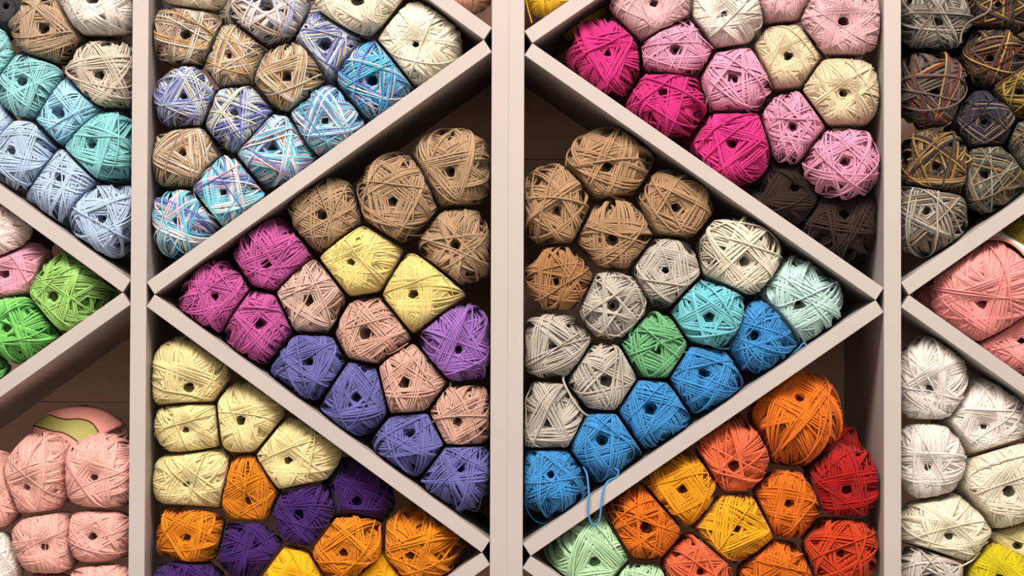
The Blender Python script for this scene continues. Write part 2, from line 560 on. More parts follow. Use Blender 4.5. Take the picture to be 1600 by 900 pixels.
def b(cell_, cx, cy, rx, ry, hx, hy, colour, t, back, group, label, loops=2, hole=None):
    BALLS.append(dict(cell=cell_, cx=cx, cy=cy, rx=rx, ry=ry, hx=hx, hy=hy, col=colour, t=t, back=back, group=group, label=label, loops=loops, hole=hole))


# --- far left, upper pocket
b('A', 6, 14, 46, 46, 10, 10, 'charcoal', FINE, .03, None, 'charcoal grey yarn ball in the top left corner, beside a tan ball')
b('A', 78, 50, 59, 54, 68, 45, 'tan', MED, 0, None, 'tan yarn ball between the charcoal grey ball and the fluffy white ball')
b('A', 165, 4, 66, 57, 152, 0, 'white', FINE, -.01, None, 'fluffy white yarn ball above the oat-coloured ball by the left upright')
b('A', 167, 117, 58, 56, 157, 118, 'oat', MED, 0, None, 'oat-coloured yarn ball against the left upright, under a fluffy white ball')
b('A', -22, 88, 46, 46, -25, 85, 'aqua', FINE, 0, 'aqua yarn balls', 'aqua yarn ball cut by the left edge, under the charcoal grey ball')
b('A', 50, 139, 58, 52, 35, 128, 'aqua', MED, 0, 'aqua yarn balls', 'aqua yarn ball directly under the tan ball')
b('A', 110, 179, 56, 56, 92, 177, 'aqua_blue', MED, .004, 'aqua yarn balls', 'light blue-aqua yarn ball with a wide off-centre hole, below the oat-coloured ball')
b('A', 172, 234, 60, 62, 152, 226, 'aqua_green', MED, 0, 'aqua yarn balls', 'green-tinged aqua yarn ball against the left upright')
b('A', -16, 196, 44, 42, -16, 196, 'ice_blue', FINE, .01, 'ice blue yarn balls', 'ice blue yarn ball cut by the left edge, highest of the ice blue balls')
b('A', 42, 243, 53, 54, 18, 236, 'ice_blue', MED, 0, 'ice blue yarn balls', 'ice blue yarn ball under the aqua balls, left of the others on the slanted board')
b('A', 99, 301, 64, 60, 85, 290, 'ice_blue', MED, 0, 'ice blue yarn balls', 'large ice blue yarn ball with a deep blue hole, midway along the board')
b('A', 170, 354, 56, 58, 162, 357, 'ice_blue', MED, 0, 'ice blue yarn balls', 'ice blue yarn ball lowest on the slanted board, against the left upright')
# --- far left, middle pocket
b('A', -2, 354, 51, 44, -8, 352, 'shell', FINE, .0, None, 'smooth shell pink yarn ball cut by the left edge, above a rose pink ball')
b('A', 62, 368, 26, 24, 62, 368, 'mocha', MED, .09, None, 'small brown yarn ball in shadow behind the shell pink ball', loops=1)
b('A', 22, 428, 62, 48, 5, 428, 'rose', FINE, .008, None, 'rose pink yarn ball left of the lime green ball')
b('A', 116, 453, 65, 60, 92, 458, 'lime', MED, 0, 'green yarn balls at the left', 'lime green yarn ball right of the rose pink ball')
b('A', 42, 522, 60, 55, 17, 522, 'leaf', MED, 0, 'green yarn balls at the left', 'leaf green yarn ball resting on the slanted board under the rose pink ball')
b('A', -26, 592, 48, 46, -26, 592, 'leaf', MED, .01, 'green yarn balls at the left', 'leaf green yarn ball just peeping in at the left edge, lowest of the greens')
# --- far left, lower pocket
b('A', 127, 694, 68, 56, 127, 716, 'salmon', FINE, .080, 'salmon pink yarn balls', 'salmon pink yarn ball lying behind the row, a paper band showing on top', loops=0)
b('A', 63, 745, 52, 62, 45, 762, 'salmon', FINE, 0, 'salmon pink yarn balls', 'tall salmon pink yarn ball, left of the two on top of the pink stack')
b('A', 161, 739, 57, 58, 147, 746, 'salmon', FINE, -.004, 'salmon pink yarn balls', 'salmon pink yarn ball with strands across its hole, topmost beside the left upright')
b('A', -10, 768, 50, 62, -12, 776, 'salmon', FINE, .004, 'salmon pink yarn balls', 'salmon pink yarn ball cut by the left edge above a fluffy off-white ball')
b('A', 76, 846, 55, 50, 70, 855, 'salmon', FINE, .002, 'salmon pink yarn balls', 'salmon pink yarn ball with a dark pink hole, right of the fluffy off-white ball')
b('A', 157, 838, 53, 44, 143, 838, 'salmon', FINE, 0, 'salmon pink yarn balls', 'salmon pink yarn ball second from the top against the left upright')
b('A', -12, 884, 46, 58, -10, 884, 'fluff', FINE, .0, None, 'fluffy off-white yarn ball in the bottom left corner', loops=1)
b('A', 166, 924, 54, 48, 160, 920, 'salmon', FINE, -.004, 'salmon pink yarn balls', 'salmon pink yarn ball cut by the bottom edge beside the left upright')
b('A', 76, 938, 46, 46, 70, 938, 'salmon', FINE, .01, 'salmon pink yarn balls', 'salmon pink yarn ball of which only a sliver shows at the bottom edge')
# --- second bay, upper pocket
b('F', 307, -24, 58, 46, 307, -30, 'ivory', FINE, -.004, 'cream balls at the top', 'cream yarn ball cut by the top edge, above a brown and cream mottled ball')
b('F', 292, 59, 56, 50, 285, 55, 'v_brown', MED, 0, 'brown and cream mottled yarn balls', 'brown and cream mottled yarn ball highest against the left upright')
b('F', 422, 22, 65, 54, 416, 10, 'v_pastel', MED, 0, None, 'pastel mottled yarn ball in pink, beige and pale blue at the top edge')
b('F', 367, 92, 50, 55, 358, 87, 'v_brown', MED, .004, 'brown and cream mottled yarn balls', 'brown and amber mottled yarn ball with a large dark hole, under the pastel ball')
b('F', 562, 0, 70, 55, 557, 2, 'ivory', FINE, -.008, 'cream balls at the top', 'cream yarn ball with an orange hole cut by the top edge')
b('F', 666, 65, 66, 66, 663, 62, 'ivory', FINE, -.004, 'cream balls at the top', 'large cream yarn ball resting on the slanted board near the wide middle upright')
b('F', 513, 76, 62, 60, 507, 70, 'v_lavender', MED, .006, 'lavender mottled yarn balls', 'lavender and grey mottled yarn ball beneath the two large cream balls')
b('F', 455, 124, 56, 55, 447, 120, 'v_brown', MED, 0, 'brown and cream mottled yarn balls', 'brown and cream mottled yarn ball with amber inside its hole, left of a lavender ball')
b('F', 589, 134, 62, 60, 586, 133, 'v_teal', MED, 0, 'blue mottled yarn balls', 'deep blue and teal mottled yarn ball on the slanted board by the large cream ball')
b('F', 289, 155, 50, 52, 287, 150, 'v_lavender', MED, 0, 'lavender mottled yarn balls', 'lavender and cream mottled yarn ball against the left upright')
b('F', 376, 188, 56, 57, 366, 176, 'v_lavender', MED, 0, 'lavender mottled yarn balls', 'violet and cream mottled yarn ball surrounded by brown and blue mottled balls')
b('F', 510, 188, 56, 53, 508, 190, 'v_sky', MED, 0, 'blue mottled yarn balls', 'sky blue and pink mottled yarn ball next to the deep blue and teal mottled ball')
b('F', 433, 241, 68, 60, 428, 235, 'v_sky', MED, -.003, 'blue mottled yarn balls', 'largest sky blue and white mottled yarn ball, middle of the row on the slanted board')
b('F', 288, 249, 57, 54, 277, 238, 'v_brown', MED, 0, 'brown and cream mottled yarn balls', 'brown and amber mottled yarn ball lowest against the left upright, above a blue mottled ball')
b('F', 358, 303, 57, 56, 353, 308, 'v_sky', MED, 0, 'blue mottled yarn balls', 'blue and white mottled yarn ball with a white strand looping round its left side')
b('F', 284, 354, 54, 55, 270, 354, 'v_sky', MED, 0, 'blue mottled yarn balls', 'blue, white and pink mottled yarn ball lowest in the pocket, near the board joint')
b('F', 750, -14, 46, 44, 745, -20, 'apricot', FINE, .01, None, 'apricot yarn ball at the top edge against the wide middle upright')
# --- second bay, middle diamond half
b('F', 504, 329, 59, 56, 493, 323, 'taupe', MED, .004, 'taupe yarn balls', 'taupe yarn ball tucked under the slanted board, above the orchid balls')
b('F', 621, 311, 66, 66, 613, 315, 'taupe', MED, -.004, 'taupe yarn balls', 'largest taupe yarn ball, directly above the lemon yellow ones')
b('F', 716, 266, 64, 64, 711, 270, 'taupe', MED, .004, 'taupe yarn balls', 'topmost taupe yarn ball, against the wide middle upright')
b('F', 724, 387, 58, 62, 722, 383, 'taupe', MED, .004, 'taupe yarn balls', 'taupe yarn ball against the wide middle upright, just above the lavender purple ball')
b('F', 424, 398, 63, 60, 410, 405, 'orchid', MED, .002, 'orchid yarn balls', 'orchid pink yarn ball touching the upper slanted board, highest of the orchids')
b('F', 335, 455, 55, 55, 330, 457, 'orchid', MED, 0, 'orchid yarn balls', 'orchid pink yarn ball deepest in the corner between two slanted boards')
b('F', 402, 512, 58, 58, 402, 511, 'orchid', MED, 0, 'orchid yarn balls', 'orchid pink yarn ball left of the slate blue ball on the lower slanted board')
b('F', 564, 408, 66, 57, 548, 410, 'lemon', FINE, 0, 'lemon yellow yarn balls', 'lemon yellow yarn ball directly under the largest taupe ball')
b('F', 657, 460, 64, 59, 645, 460, 'lemon', FINE, 0, 'lemon yellow yarn balls', 'lemon yellow yarn ball touching the lavender purple ball')
b('F', 487, 467, 57, 62, 483, 470, 'dusty', MED, 0, 'peach yarn balls', 'dusty pale peach yarn ball between the orchid balls and the lemon ball')
b('F', 582, 520, 63, 59, 571, 521, 'peach', MED, .002, 'peach yarn balls', 'peach yarn ball directly below the two lemon yellow balls')
b('F', 718, 537, 58, 65, 722, 548, 'lavender', MED, -.002, None, 'lavender purple yarn ball against the wide middle upright')
b('F', 483, 576, 58, 52, 477, 570, 'slate', MED, 0, 'slate blue yarn balls', 'slate blue yarn ball highest of the row on the slanted board, beside an orchid ball')
b('F', 642, 598, 61, 63, 632, 597, 'peach', MED, -.002, 'peach yarn balls', 'peach yarn ball left of the lavender purple ball, strands pinched at its left side')
b('F', 550, 634, 56, 60, 545, 637, 'slate', MED, 0, 'slate blue yarn balls', 'slate blue yarn ball second from the top of its row along the slanted board')
b('F', 724, 653, 54, 56, 723, 660, 'peach', MED, .002, 'peach yarn balls', 'peach yarn ball against the wide middle upright, under the lavender purple ball')
b('F', 637, 703, 59, 53, 628, 692, 'slate', MED, 0, 'slate blue yarn balls', 'slate blue yarn ball third along the slanted board, below the peach balls')
b('F', 720, 760, 58, 58, 725, 755, 'slate', MED, 0, 'slate blue yarn balls', 'slate blue yarn ball at the bottom of its row, against the wide middle upright')
# --- second bay, lower pocket
b('F', 299, 583, 62, 60, 297, 598, 'butter', FINE, 0, 'pale butter yellow yarn balls', 'pale butter yellow yarn ball at the top of the yellow pile, under the slanted board')
b('F', 397, 641, 59, 58, 386, 643, 'butter', FINE, .002, 'pale butter yellow yarn balls', 'pale butter yellow yarn ball touching the slanted board, second highest of the pile')
b('F', 301, 665, 56, 44, 289, 672, 'butter', FINE, .004, 'pale butter yellow yarn balls', 'flattened pale butter yellow yarn ball against the left upright, between two other yellow ones')
b('F', 465, 710, 70, 60, 453, 714, 'butter', FINE, -.002, 'pale butter yellow yarn balls', 'pale butter yellow yarn ball above the violet balls')
b('F', 312, 746, 67, 53, 290, 757, 'butter', FINE, 0, 'pale butter yellow yarn balls', 'pale butter yellow yarn ball directly on top of a tangerine ball by the left upright')
b('F', 391, 762, 52, 60, 390, 783, 'tangerine', MED, .004, 'tangerine yarn balls', 'tangerine yarn ball squeezed between pale yellow and violet balls')
b('F', 304, 836, 55, 46, 290, 840, 'tangerine', MED, 0, 'tangerine yarn balls', 'tangerine yarn ball with a wide dark hole against the left upright')
b('F', 478, 802, 50, 54, 467, 805, 'violet', MED, .004, 'violet yarn balls', 'deep violet yarn ball under the pale yellow ball, in the middle of the violets')
b('F', 568, 760, 60, 58, 570, 767, 'violet', MED, .02, 'violet yarn balls', 'deep violet yarn ball in the shadow under the slanted board')
b('F', 388, 857, 55, 48, 402, 850, 'violet', MED, .002, 'violet yarn balls', 'deep violet yarn ball right of the tangerine ball with a wide hole')
b('F', 299, 915, 55, 48, 299, 915, 'violet', MED, 0, 'violet yarn balls', 'deep violet yarn ball cut by the bottom edge near the left upright')
b('F', 546, 853, 65, 54, 536, 864, 'tangerine', MED, 0, 'tangerine yarn balls', 'tangerine yarn ball between the two amber yellow balls at the bottom')
b('F', 674, 846, 67, 61, 662, 858, 'tangerine', MED, 0, 'tangerine yarn balls', 'large tangerine yarn ball in the corner by the wide middle upright')
b('F', 456, 907, 54, 58, 456, 912, 'amber', FINE, 0, 'amber yellow yarn balls', 'amber yellow yarn ball cut by the bottom edge beside the violet balls')
b('F', 594, 907, 44, 56, 594, 907, 'amber', FINE, .012, 'amber yellow yarn balls', 'amber yellow yarn ball wedged between two tangerine balls')
# --- third bay, corner at the top
b('J', 852, -16, 40, 47, 852, -20, 'mustard', FINE, .0, None, 'mustard yellow yarn ball at the top edge, right of the wide middle upright', loops=1)
# --- third bay, upper pocket
b('J', 1011, 0, 66, 58, 1011, -10, 'blush', FINE, -.004, 'blush pink yarn balls', 'blush pink yarn ball at the top edge, above the magenta ball', loops=2)
b('J', 1131, 23, 62, 56, 1130, 22, 'snow', FINE, -.004, None, 'creamy white yarn ball among the pinks, a short strand curling from its hole')
b('J', 1223, -8, 53, 49, 1222, -14, 'blush', FINE, .004, 'blush pink yarn balls', 'blush pink yarn ball cut by the top edge, right of the creamy white ball')
b('J', 1316, 35, 64, 60, 1323, 35, 'blush', FINE, -.016, 'blush pink yarn balls', 'blush pink yarn ball highest against the right upright')
b('J', 946, 97, 58, 62, 946, 88, 'magenta', THICK, .004, 'magenta yarn balls', 'magenta yarn ball nearest the empty corner by the board joint')
b('J', 1056, 80, 62, 51, 1056, 79, 'pink', MED, 0, 'candy pink yarn balls', 'candy pink yarn ball just right of the highest magenta ball')
b('J', 1146, 132, 65, 58, 1145, 122, 'pink', THICK, 0, 'candy pink yarn balls', 'candy pink yarn ball beneath the creamy white ball, a loose strand hanging down its front')
b('J', 1232, 91, 61, 54, 1231, 88, 'vanilla', FINE, .002, 'vanilla yarn balls', 'vanilla yarn ball surrounded by pink balls')
b('J', 1319, 147, 63, 58, 1326, 147, 'vanilla', FINE, -.012, 'vanilla yarn balls', 'vanilla yarn ball against the right upright')
b('J', 1038, 175, 62, 55, 1028, 158, 'magenta', THICK, 0, 'magenta yarn balls', 'magenta yarn ball in the middle of the three along the slanted board')
b('J', 1239, 199, 57, 57, 1238, 200, 'pink', MED, 0, 'candy pink yarn balls', 'candy pink yarn ball directly under the two vanilla balls')
b('J', 1141, 234, 65, 60, 1139, 232, 'hot_pink', THICK, 0, 'magenta yarn balls', 'hot pink yarn ball lowest on the slanted board, next to a dark brown ball')
b('J', 1318, 255, 62, 57, 1328, 253, 'pink', MED, -.012, 'candy pink yarn balls', 'candy pink yarn ball against the right upright above the dark brown balls')
b('J', 1229, 305, 58, 52, 1240, 298, 'umber', THICK, .024, 'dark brown yarn balls', 'dark brown yarn ball in shadow beside the hot pink ball')
b('J', 1318, 368, 62, 62, 1330, 355, 'umber', THICK, .02, 'dark brown yarn balls', 'dark brown yarn ball lowest in the corner by the right upright')
# --- third bay, middle
b('J', 957, 249, 66, 60, 955, 252, 'caramel', THICK, .002, 'caramel brown yarn balls', 'topmost caramel brown yarn ball, under the slanted board')
b('J', 868, 324, 54, 64, 870, 332, 'caramel', THICK, .0, 'caramel brown yarn balls', 'tall caramel brown yarn ball upper of the two against the wide middle upright')
b('J', 1055, 317, 61, 55, 1062, 319, 'caramel', THICK, .006, 'caramel brown yarn balls', 'caramel brown yarn ball touching the slanted board, left of the sand-coloured ball')
b('J', 961, 368, 60, 59, 956, 376, 'caramel', THICK, 0, 'caramel brown yarn balls', 'caramel brown yarn ball in the middle of the browns, above a greige ball')
b('J', 873, 437, 55, 52, 868, 441, 'walnut', THICK, 0, 'caramel brown yarn balls', 'reddish walnut brown yarn ball against the wide middle upright, over the greige balls')
b('J', 1156, 393, 67, 67, 1172, 400, 'sand', MED, -.006, None, 'large pale sand yarn ball above the turquoise ball')
b('J', 1040, 426, 61, 58, 1040, 421, 'greige', THICK, .002, 'greige yarn balls', 'greige yarn ball left of the large sand ball')
b('J', 957, 479, 57, 57, 958, 477, 'greige', THICK, 0, 'greige yarn balls', 'greige yarn ball with a round dark hole, left above the green ball')
b('J', 1107, 491, 69, 60, 1108, 497, 'turquoise', THICK, -.006, None, 'turquoise yarn ball with a loose strand looping under it')
b('J', 1258, 466, 69, 66, 1261, 473, 'mint', MED, 0, None, 'pale mint yarn ball in the corner near the right board joint')
b('J', 870, 541, 54, 55, 862, 543, 'greige', THICK, 0, 'greige yarn balls', 'greige yarn ball against the wide middle upright, under the walnut brown ball')
b('J', 1023, 543, 60, 58, 1027, 548, 'green', THICK, 0, None, 'sage green yarn ball between greige, turquoise and blue balls')
b('J', 1195, 543, 58, 57, 1190, 543, 'blue', MED, .002, 'bright blue yarn balls', 'bright blue yarn ball highest on the slanted board, beside the pale mint ball')
b('J', 940, 590, 61, 59, 948, 595, 'greige', THICK, -.002, 'greige yarn balls', 'greige yarn ball with a wide hole, left below the sage green ball')
b('J', 1103, 601, 60, 54, 1110, 597, 'blue', MED, 0, 'bright blue yarn balls', 'bright blue yarn ball beneath the turquoise ball')
b('J', 865, 651, 51, 60, 855, 662, 'greige', THICK, 0, 'greige yarn balls', 'lowest greige yarn ball, against the wide middle upright on top of a blue ball')
b('J', 1025, 652, 61, 55, 1025, 652, 'blue', MED, 0, 'bright blue yarn balls', 'bright blue yarn ball directly under the sage green ball')
b('J', 946, 701, 60, 57, 947, 697, 'blue', MED, 0, 'bright blue yarn balls', 'bright blue yarn ball with a loop of strand hanging down over the board edge')
b('J', 869, 766, 53, 58, 865, 760, 'blue', MED, 0, 'bright blue yarn balls', 'bright blue yarn ball lowest in the corner by the wide middle upright')
# --- third bay, lower pocket
b('J', 1240, 663, 71, 72, 1252, 610, 'orange', MED, -.006, 'orange yarn balls', 'largest orange yarn ball, on top of the pile and showing no hole', hole=0.1)
b('J', 1143, 710, 59, 60, 1145, 727, 'coral', THICK, 0, 'coral yarn balls', 'coral yarn ball left of the largest orange ball')
b('J', 1061, 754, 59, 55, 1061, 757, 'marigold', MED, 0, 'marigold yarn balls', 'marigold yarn ball under the slanted board, left below a coral ball')
b('J', 1316, 752, 58, 58, 1325, 766, 'red', MED, .0, 'red yarn balls', 'bright red yarn ball in front, against the right upright')
b('J', 1300, 712, 52, 48, 1300, 716, 'red', MED, .07, 'red yarn balls', 'bright red yarn ball half hidden behind the front red one and the orange ball', loops=1)
b('J', 1004, 817, 61, 61, 1010, 825, 'orange', MED, 0, 'orange yarn balls', 'orange yarn ball with a clear dark hole, right of the pale pistachio ball')
b('J', 1227, 785, 55, 56, 1233, 787, 'orange', MED, .002, 'orange yarn balls', 'orange yarn ball left of the bright red ball')
b('J', 1146, 823, 69, 58, 1152, 826, 'saffron', MED, -.004, 'marigold yarn balls', 'saffron yellow yarn ball in the centre of the orange pile')
b('J', 918, 860, 66, 57, 920, 878, 'pistachio', MED, 0, 'pistachio green yarn balls', 'pale pistachio green yarn ball in the lower corner by the wide middle upright')
b('J', 1000, 924, 46, 46, 1000, 924, 'pistachio', MED, .0, 'pistachio green yarn balls', 'pale pistachio green yarn ball mostly cut off by the bottom edge')
b('J', 1088, 891, 61, 58, 1096, 893, 'coral', THICK, 0, 'coral yarn balls', 'coral yarn ball at the bottom edge under the saffron ball')
b('J', 1210, 896, 61, 54, 1215, 905, 'orange', MED, 0, 'orange yarn balls', 'orange yarn ball at the bottom edge left of the vermilion ball')
b('J', 1317, 858, 62, 54, 1322, 865, 'vermilion', THICK, 0, None, 'vermilion red yarn ball at the bottom against the right upright')
# --- right-hand bay, upper pocket
b('L', 1459, 32, 58, 50, 1465, 36, 'v_grey', THICK, 0, 'dark mottled yarn balls', 'grey mottled yarn ball highest against the right upright, a tail curling from it')
b('L', 1564, 12, 56, 46, 1560, 8, 'v_earth', THICK, .01, 'dark mottled yarn balls', 'dark mottled yarn ball with red and tan flecks at the top right edge')
b('L', 1556, 92, 56, 48, 1546, 92, 'v_earth', THICK, .006, 'dark mottled yarn balls', 'black and tan mottled yarn ball with a pale tan ring around its hole')
b('L', 1456, 141, 54, 64, 1460, 145, 'v_granite', THICK, 0, 'dark mottled yarn balls', 'granite grey mottled yarn ball with rust flecks, second down the right upright')
b('L', 1594, 145, 54, 38, 1594, 145, 'v_moss', THICK, .01, 'dark mottled yarn balls', 'mossy brown mottled yarn ball at the right edge')
b('L', 1536, 193, 50, 48, 1538, 190, 'v_navy', THICK, .008, 'dark mottled yarn balls', 'navy blue and brown mottled yarn ball')
b('L', 1462, 262, 57, 60, 1462, 260, 'v_bronze', THICK, 0, 'dark mottled yarn balls', 'bronze and navy mottled yarn ball, third down the right upright')
b('L', 1556, 295, 53, 55, 1550, 290, 'v_stone', THICK, .002, 'dark mottled yarn balls', 'stone grey mottled yarn ball on the slanted board, right of the silver grey one')
b('L', 1612, 228, 40, 42, 1612, 228, 'v_stone', THICK, .006, 'dark mottled yarn balls', 'stone grey mottled yarn ball cut by the right edge')
b('L', 1464, 360, 59, 60, 1462, 352, 'v_silver', THICK, 0, 'dark mottled yarn balls', 'silver grey mottled yarn ball lowest in the corner against the right upright')
b('L', 1512, 66, 44, 44, 1512, 66, 'dusk', THICK, .088, 'dark balls set back', 'dusky brown yarn ball set back right of the highest grey mottled ball', loops=1)
b('L', 1510, 150, 44, 44, 1510, 150, 'dusk', THICK, .088, 'dark balls set back', 'dusky brown yarn ball set back between the granite grey and navy blue balls', loops=1)
b('L', 1512, 232, 44, 44, 1512, 232, 'dusk', THICK, .088, 'dark balls set back', 'dusky brown yarn ball set back between the bronze and navy blue balls', loops=1)
b('L', 1512, 318, 42, 42, 1512, 318, 'dusk', THICK, .088, 'dark balls set back', 'dusky brown yarn ball set back between the silver grey and stone grey balls', loops=1)
b('L', 1588, 205, 44, 44, 1588, 205, 'dusk', THICK, .09, 'dark balls set back', 'dusky brown yarn ball set back right of the navy blue ball', loops=1)
b('L', 1436, 88, 40, 40, 1436, 88, 'dusk', THICK, .09, 'dark balls set back', 'dusky brown yarn ball set back behind the granite grey ball by the upright', loops=1)
# --- right-hand bay, middle pocket
b('L', 1541, 450, 82, 76, 1530, 473, 'coral_pink', FINE, -.012, 'coral pink yarn balls', 'large coral pink yarn ball with a white paper band at its top', loops=4)
b('L', 1620, 372, 58, 52, 1620, 372, 'olive', FINE, .01, None, 'olive green yarn ball cut by the right edge', loops=1)
b('L', 1478, 474, 52, 44, 1478, 474, 'coral_pink', FINE, .06, 'coral pink yarn balls', 'coral pink yarn ball in shadow behind the large one, in the corner of the boards')
b('L', 1584, 552, 72, 50, 1584, 552, 'coral_pink', FINE, .006, 'coral pink yarn balls', 'coral pink yarn ball lying on the slanted board below the large one')
# --- right-hand bay, lower pocket
b('L', 1454, 592, 54, 66, 1452, 608, 'white', FINE, 0, 'soft white yarn balls', 'soft white yarn ball at the top of the white pile, under the slanted board')
b('L', 1540, 638, 70, 62, 1549, 652, 'fluff', FINE, .006, 'soft white yarn balls', 'soft off-white yarn ball right of the topmost white one')
b('L', 1452, 717, 54, 60, 1448, 732, 'white', FINE, 0, 'soft white yarn balls', 'soft white yarn ball second down against the right upright')
b('L', 1562, 757, 73, 70, 1576, 768, 'ivory', FINE, -.004, 'soft cream yarn balls', 'large soft cream yarn ball with an amber hole at the right edge')
b('L', 1476, 826, 71, 54, 1485, 838, 'ivory', FINE, -.004, 'soft cream yarn balls', 'wide soft cream yarn ball above the bright yellow and pearl grey balls')
b('L', 1590, 852, 50, 40, 1590, 852, 'straw', FINE, .02, None, 'straw yellow yarn ball between the cream and bright yellow balls at the right edge')
b('L', 1452, 902, 54, 50, 1452, 902, 'pearl', THICK, 0, None, 'pearl grey yarn ball at the bottom edge beside the right upright')
b('L', 1562, 902, 62, 54, 1562, 902, 'yellow', FINE, -.002, None, 'bright yellow yarn ball in the bottom right corner')

# ------------------------------------------------------------------ place, press together, build
GROW = 1.09
for i, q in enumerate(BALLS):
    q['rx'], q['ry'] = q['rx'] * GROW, q['ry'] * GROW
    rm = 0.5 * (q['rx'] + q['ry']) * 0.0007
    yc = 0.010 + q['back'] + rm * 1.05
    s = 1 + yc / 2.5
    q['c'] = at(q['cx'], q['cy'], yc)
    q['r'] = np.array([q['rx'] * 0.0007 * s, rm * 1.05 * s, q['ry'] * 0.0007 * s])


def support(r, n):
    return float(np.sqrt(((r * n) ** 2).sum()))


def board_planes(q):
    xl, xr, vs, lines = CELLS[q['cell']]
    c = q['c']
    out = [(np.array([-1.0, 0, 0]), c[0] - xl), (np.array([1.0, 0, 0]), xr - c[0]), (np.array([0, 1.0, 0]), DEPTH - 0.008 - c[1])]
    for (p0, p1, kind) in lines:
        (x0, z0), (x1, z1) = (p0, p1) if p0[0] < p1[0] else (p1, p0)
        n = np.array([-(z1 - z0), 0, x1 - x0])
        n /= np.linalg.norm(n)                       # points up
        d = (c[0] - x0) * n[0] + (c[2] - z0) * n[2]
        if kind == 'up' and d > 0:
            out.append((-n, d))
        elif kind == 'down' and d < 0:
            out.append((n, -d))
    return out


for it in range(3):
    for q in BALLS:
        for n, D in board_planes(q):
            s = support(q['r'], n)
            if D < 0.86 * s:
                q['c'] = q['c'] - n * (0.86 * s - D) * 0.9

for i, q in enumerate(BALLS):
    pl = []
    for n, D in board_planes(q):
        if D < support(q['r'], n) * 1.04:
            pl.append((n, max(D - 0.0002, 0.3 * support(q['r'], n))))
    for j, o in enumerate(BALLS):
        if j == i or o['cell'] != q['cell']:
            continue
        v = o['c'] - q['c']
        d = np.linalg.norm(v)
        n = v / d
        si, sj = support(q['r'], n), support(o['r'], n)
        if d < (si + sj) * 1.02:
            pl.append((n, max(d * 0.985 * si / (si + sj), 0.35 * si)))
    q['planes'] = pl


def press(V, planes):
    for _ in range(2):
        for n, D in planes:
            d = V @ n
            w = 0.055 * D
            m = d > 0.7 * D
            x = np.clip((D - d[m]) / w, -60, 60)
            V[m] += n * (D - w * np.log1p(np.exp(x)) - d[m])[:, None]
    return V


def build_ball(i, q):
    rnd = random.Random(i * 17 + 3)
    hole = q['hole'] or rnd.uniform(0.085, 0.145)
    W = Wound(1000 + i, q['t'] * rnd.uniform(0.95, 1.06), hole)
    c, r = q['c'], q['r']
    v = -ray(q['cx'], q['cy'])
    ox, oz = (q['hx'] - q['cx']) / q['rx'], -(q['hy'] - q['cy']) / q['ry']
    m = math.hypot(ox, oz)
    if m > 0.6:
        ox, oz = ox * 0.6 / m, oz * 0.6 / m
    A = v * math.sqrt(1 - min(m, 0.6) ** 2) + np.array([ox, 0, oz])
    A /= np.linalg.norm(A)
    Xa = np.cross([0, 0, 1.0], A)
    Xa /= np.linalg.norm(Xa)
    Ya = np.cross(A, Xa)
    base_z = c[2] - r[2] * 0.95
    root = thing('yarn_ball', q['label'], 'yarn ball', (c[0], c[1], base_z), q['group'])
    off = np.array([0, 0, c[2] - base_z])
    mat = yarn(q['col'])

    def place(V):
        w = V[:, :1] * Xa + V[:, 1:2] * Ya + V[:, 2:] * A
        return press(w * r, q['planes']) + off

    sc_ = float(r.mean())
    V, Fq, L = W.winding()
    mesh_obj('winding', place(V), Fq, mat, root, True, L * sc_)
    V, Fq, L = W.core()
    mesh_obj('centre_well', place(V), Fq, mat, root, True, L * sc_)
    for k in range(q['loops']):
        V, Fq, L = W.loop(max(0.03, hole - 0.05) + abs(rnd.gauss(0, 0.24)), rnd.random() * 6.28, rnd.choice([0, 0, 0.03]), 0.4)
        mesh_obj('loose_strand', place(V), Fq, mat, root, True, L * sc_)
    q['root'], q['off'] = root, off
    return root


for i, q in enumerate(BALLS):
    build_ball(i, q)


# ------------------------------------------------------------------ a second row, added behind to darken gaps in pockets lit from above
def copy_tree(q, loc, label, group):
    n_ = q['root'].copy()
    n_.location = loc
    n_['label'], n_['group'] = label, group
    COL.objects.link(n_)
    for ch in list(q['root'].children):
        if ch.name.startswith(('winding', 'centre_well')):
            d_ = ch.copy()
            d_.parent = n_
            COL.objects.link(d_)
    return n_


behind = []
for q in BALLS:
    if q['cell'] == 'L' or q['cy'] > 330 or q['back'] > 0.012 or q['group'] in ('taupe yarn balls', 'caramel brown yarn balls') or q['root'] is None:
        continue
    c = q['c'] + np.array([0.036, 0.100, -0.012])
    if all(D > 0.034 for n, D in board_planes(dict(cell=q['cell'], c=c))) and all(np.linalg.norm(c - p) > 0.066 for p in behind):
        behind.append(c)
        copy_tree(q, (float(c[0]), float(c[1]), float(c[2]) - q['r'][2] * 0.95),
                  'yarn ball in the row behind, hidden but for slivers between the front balls', 'yarn balls in the row behind')

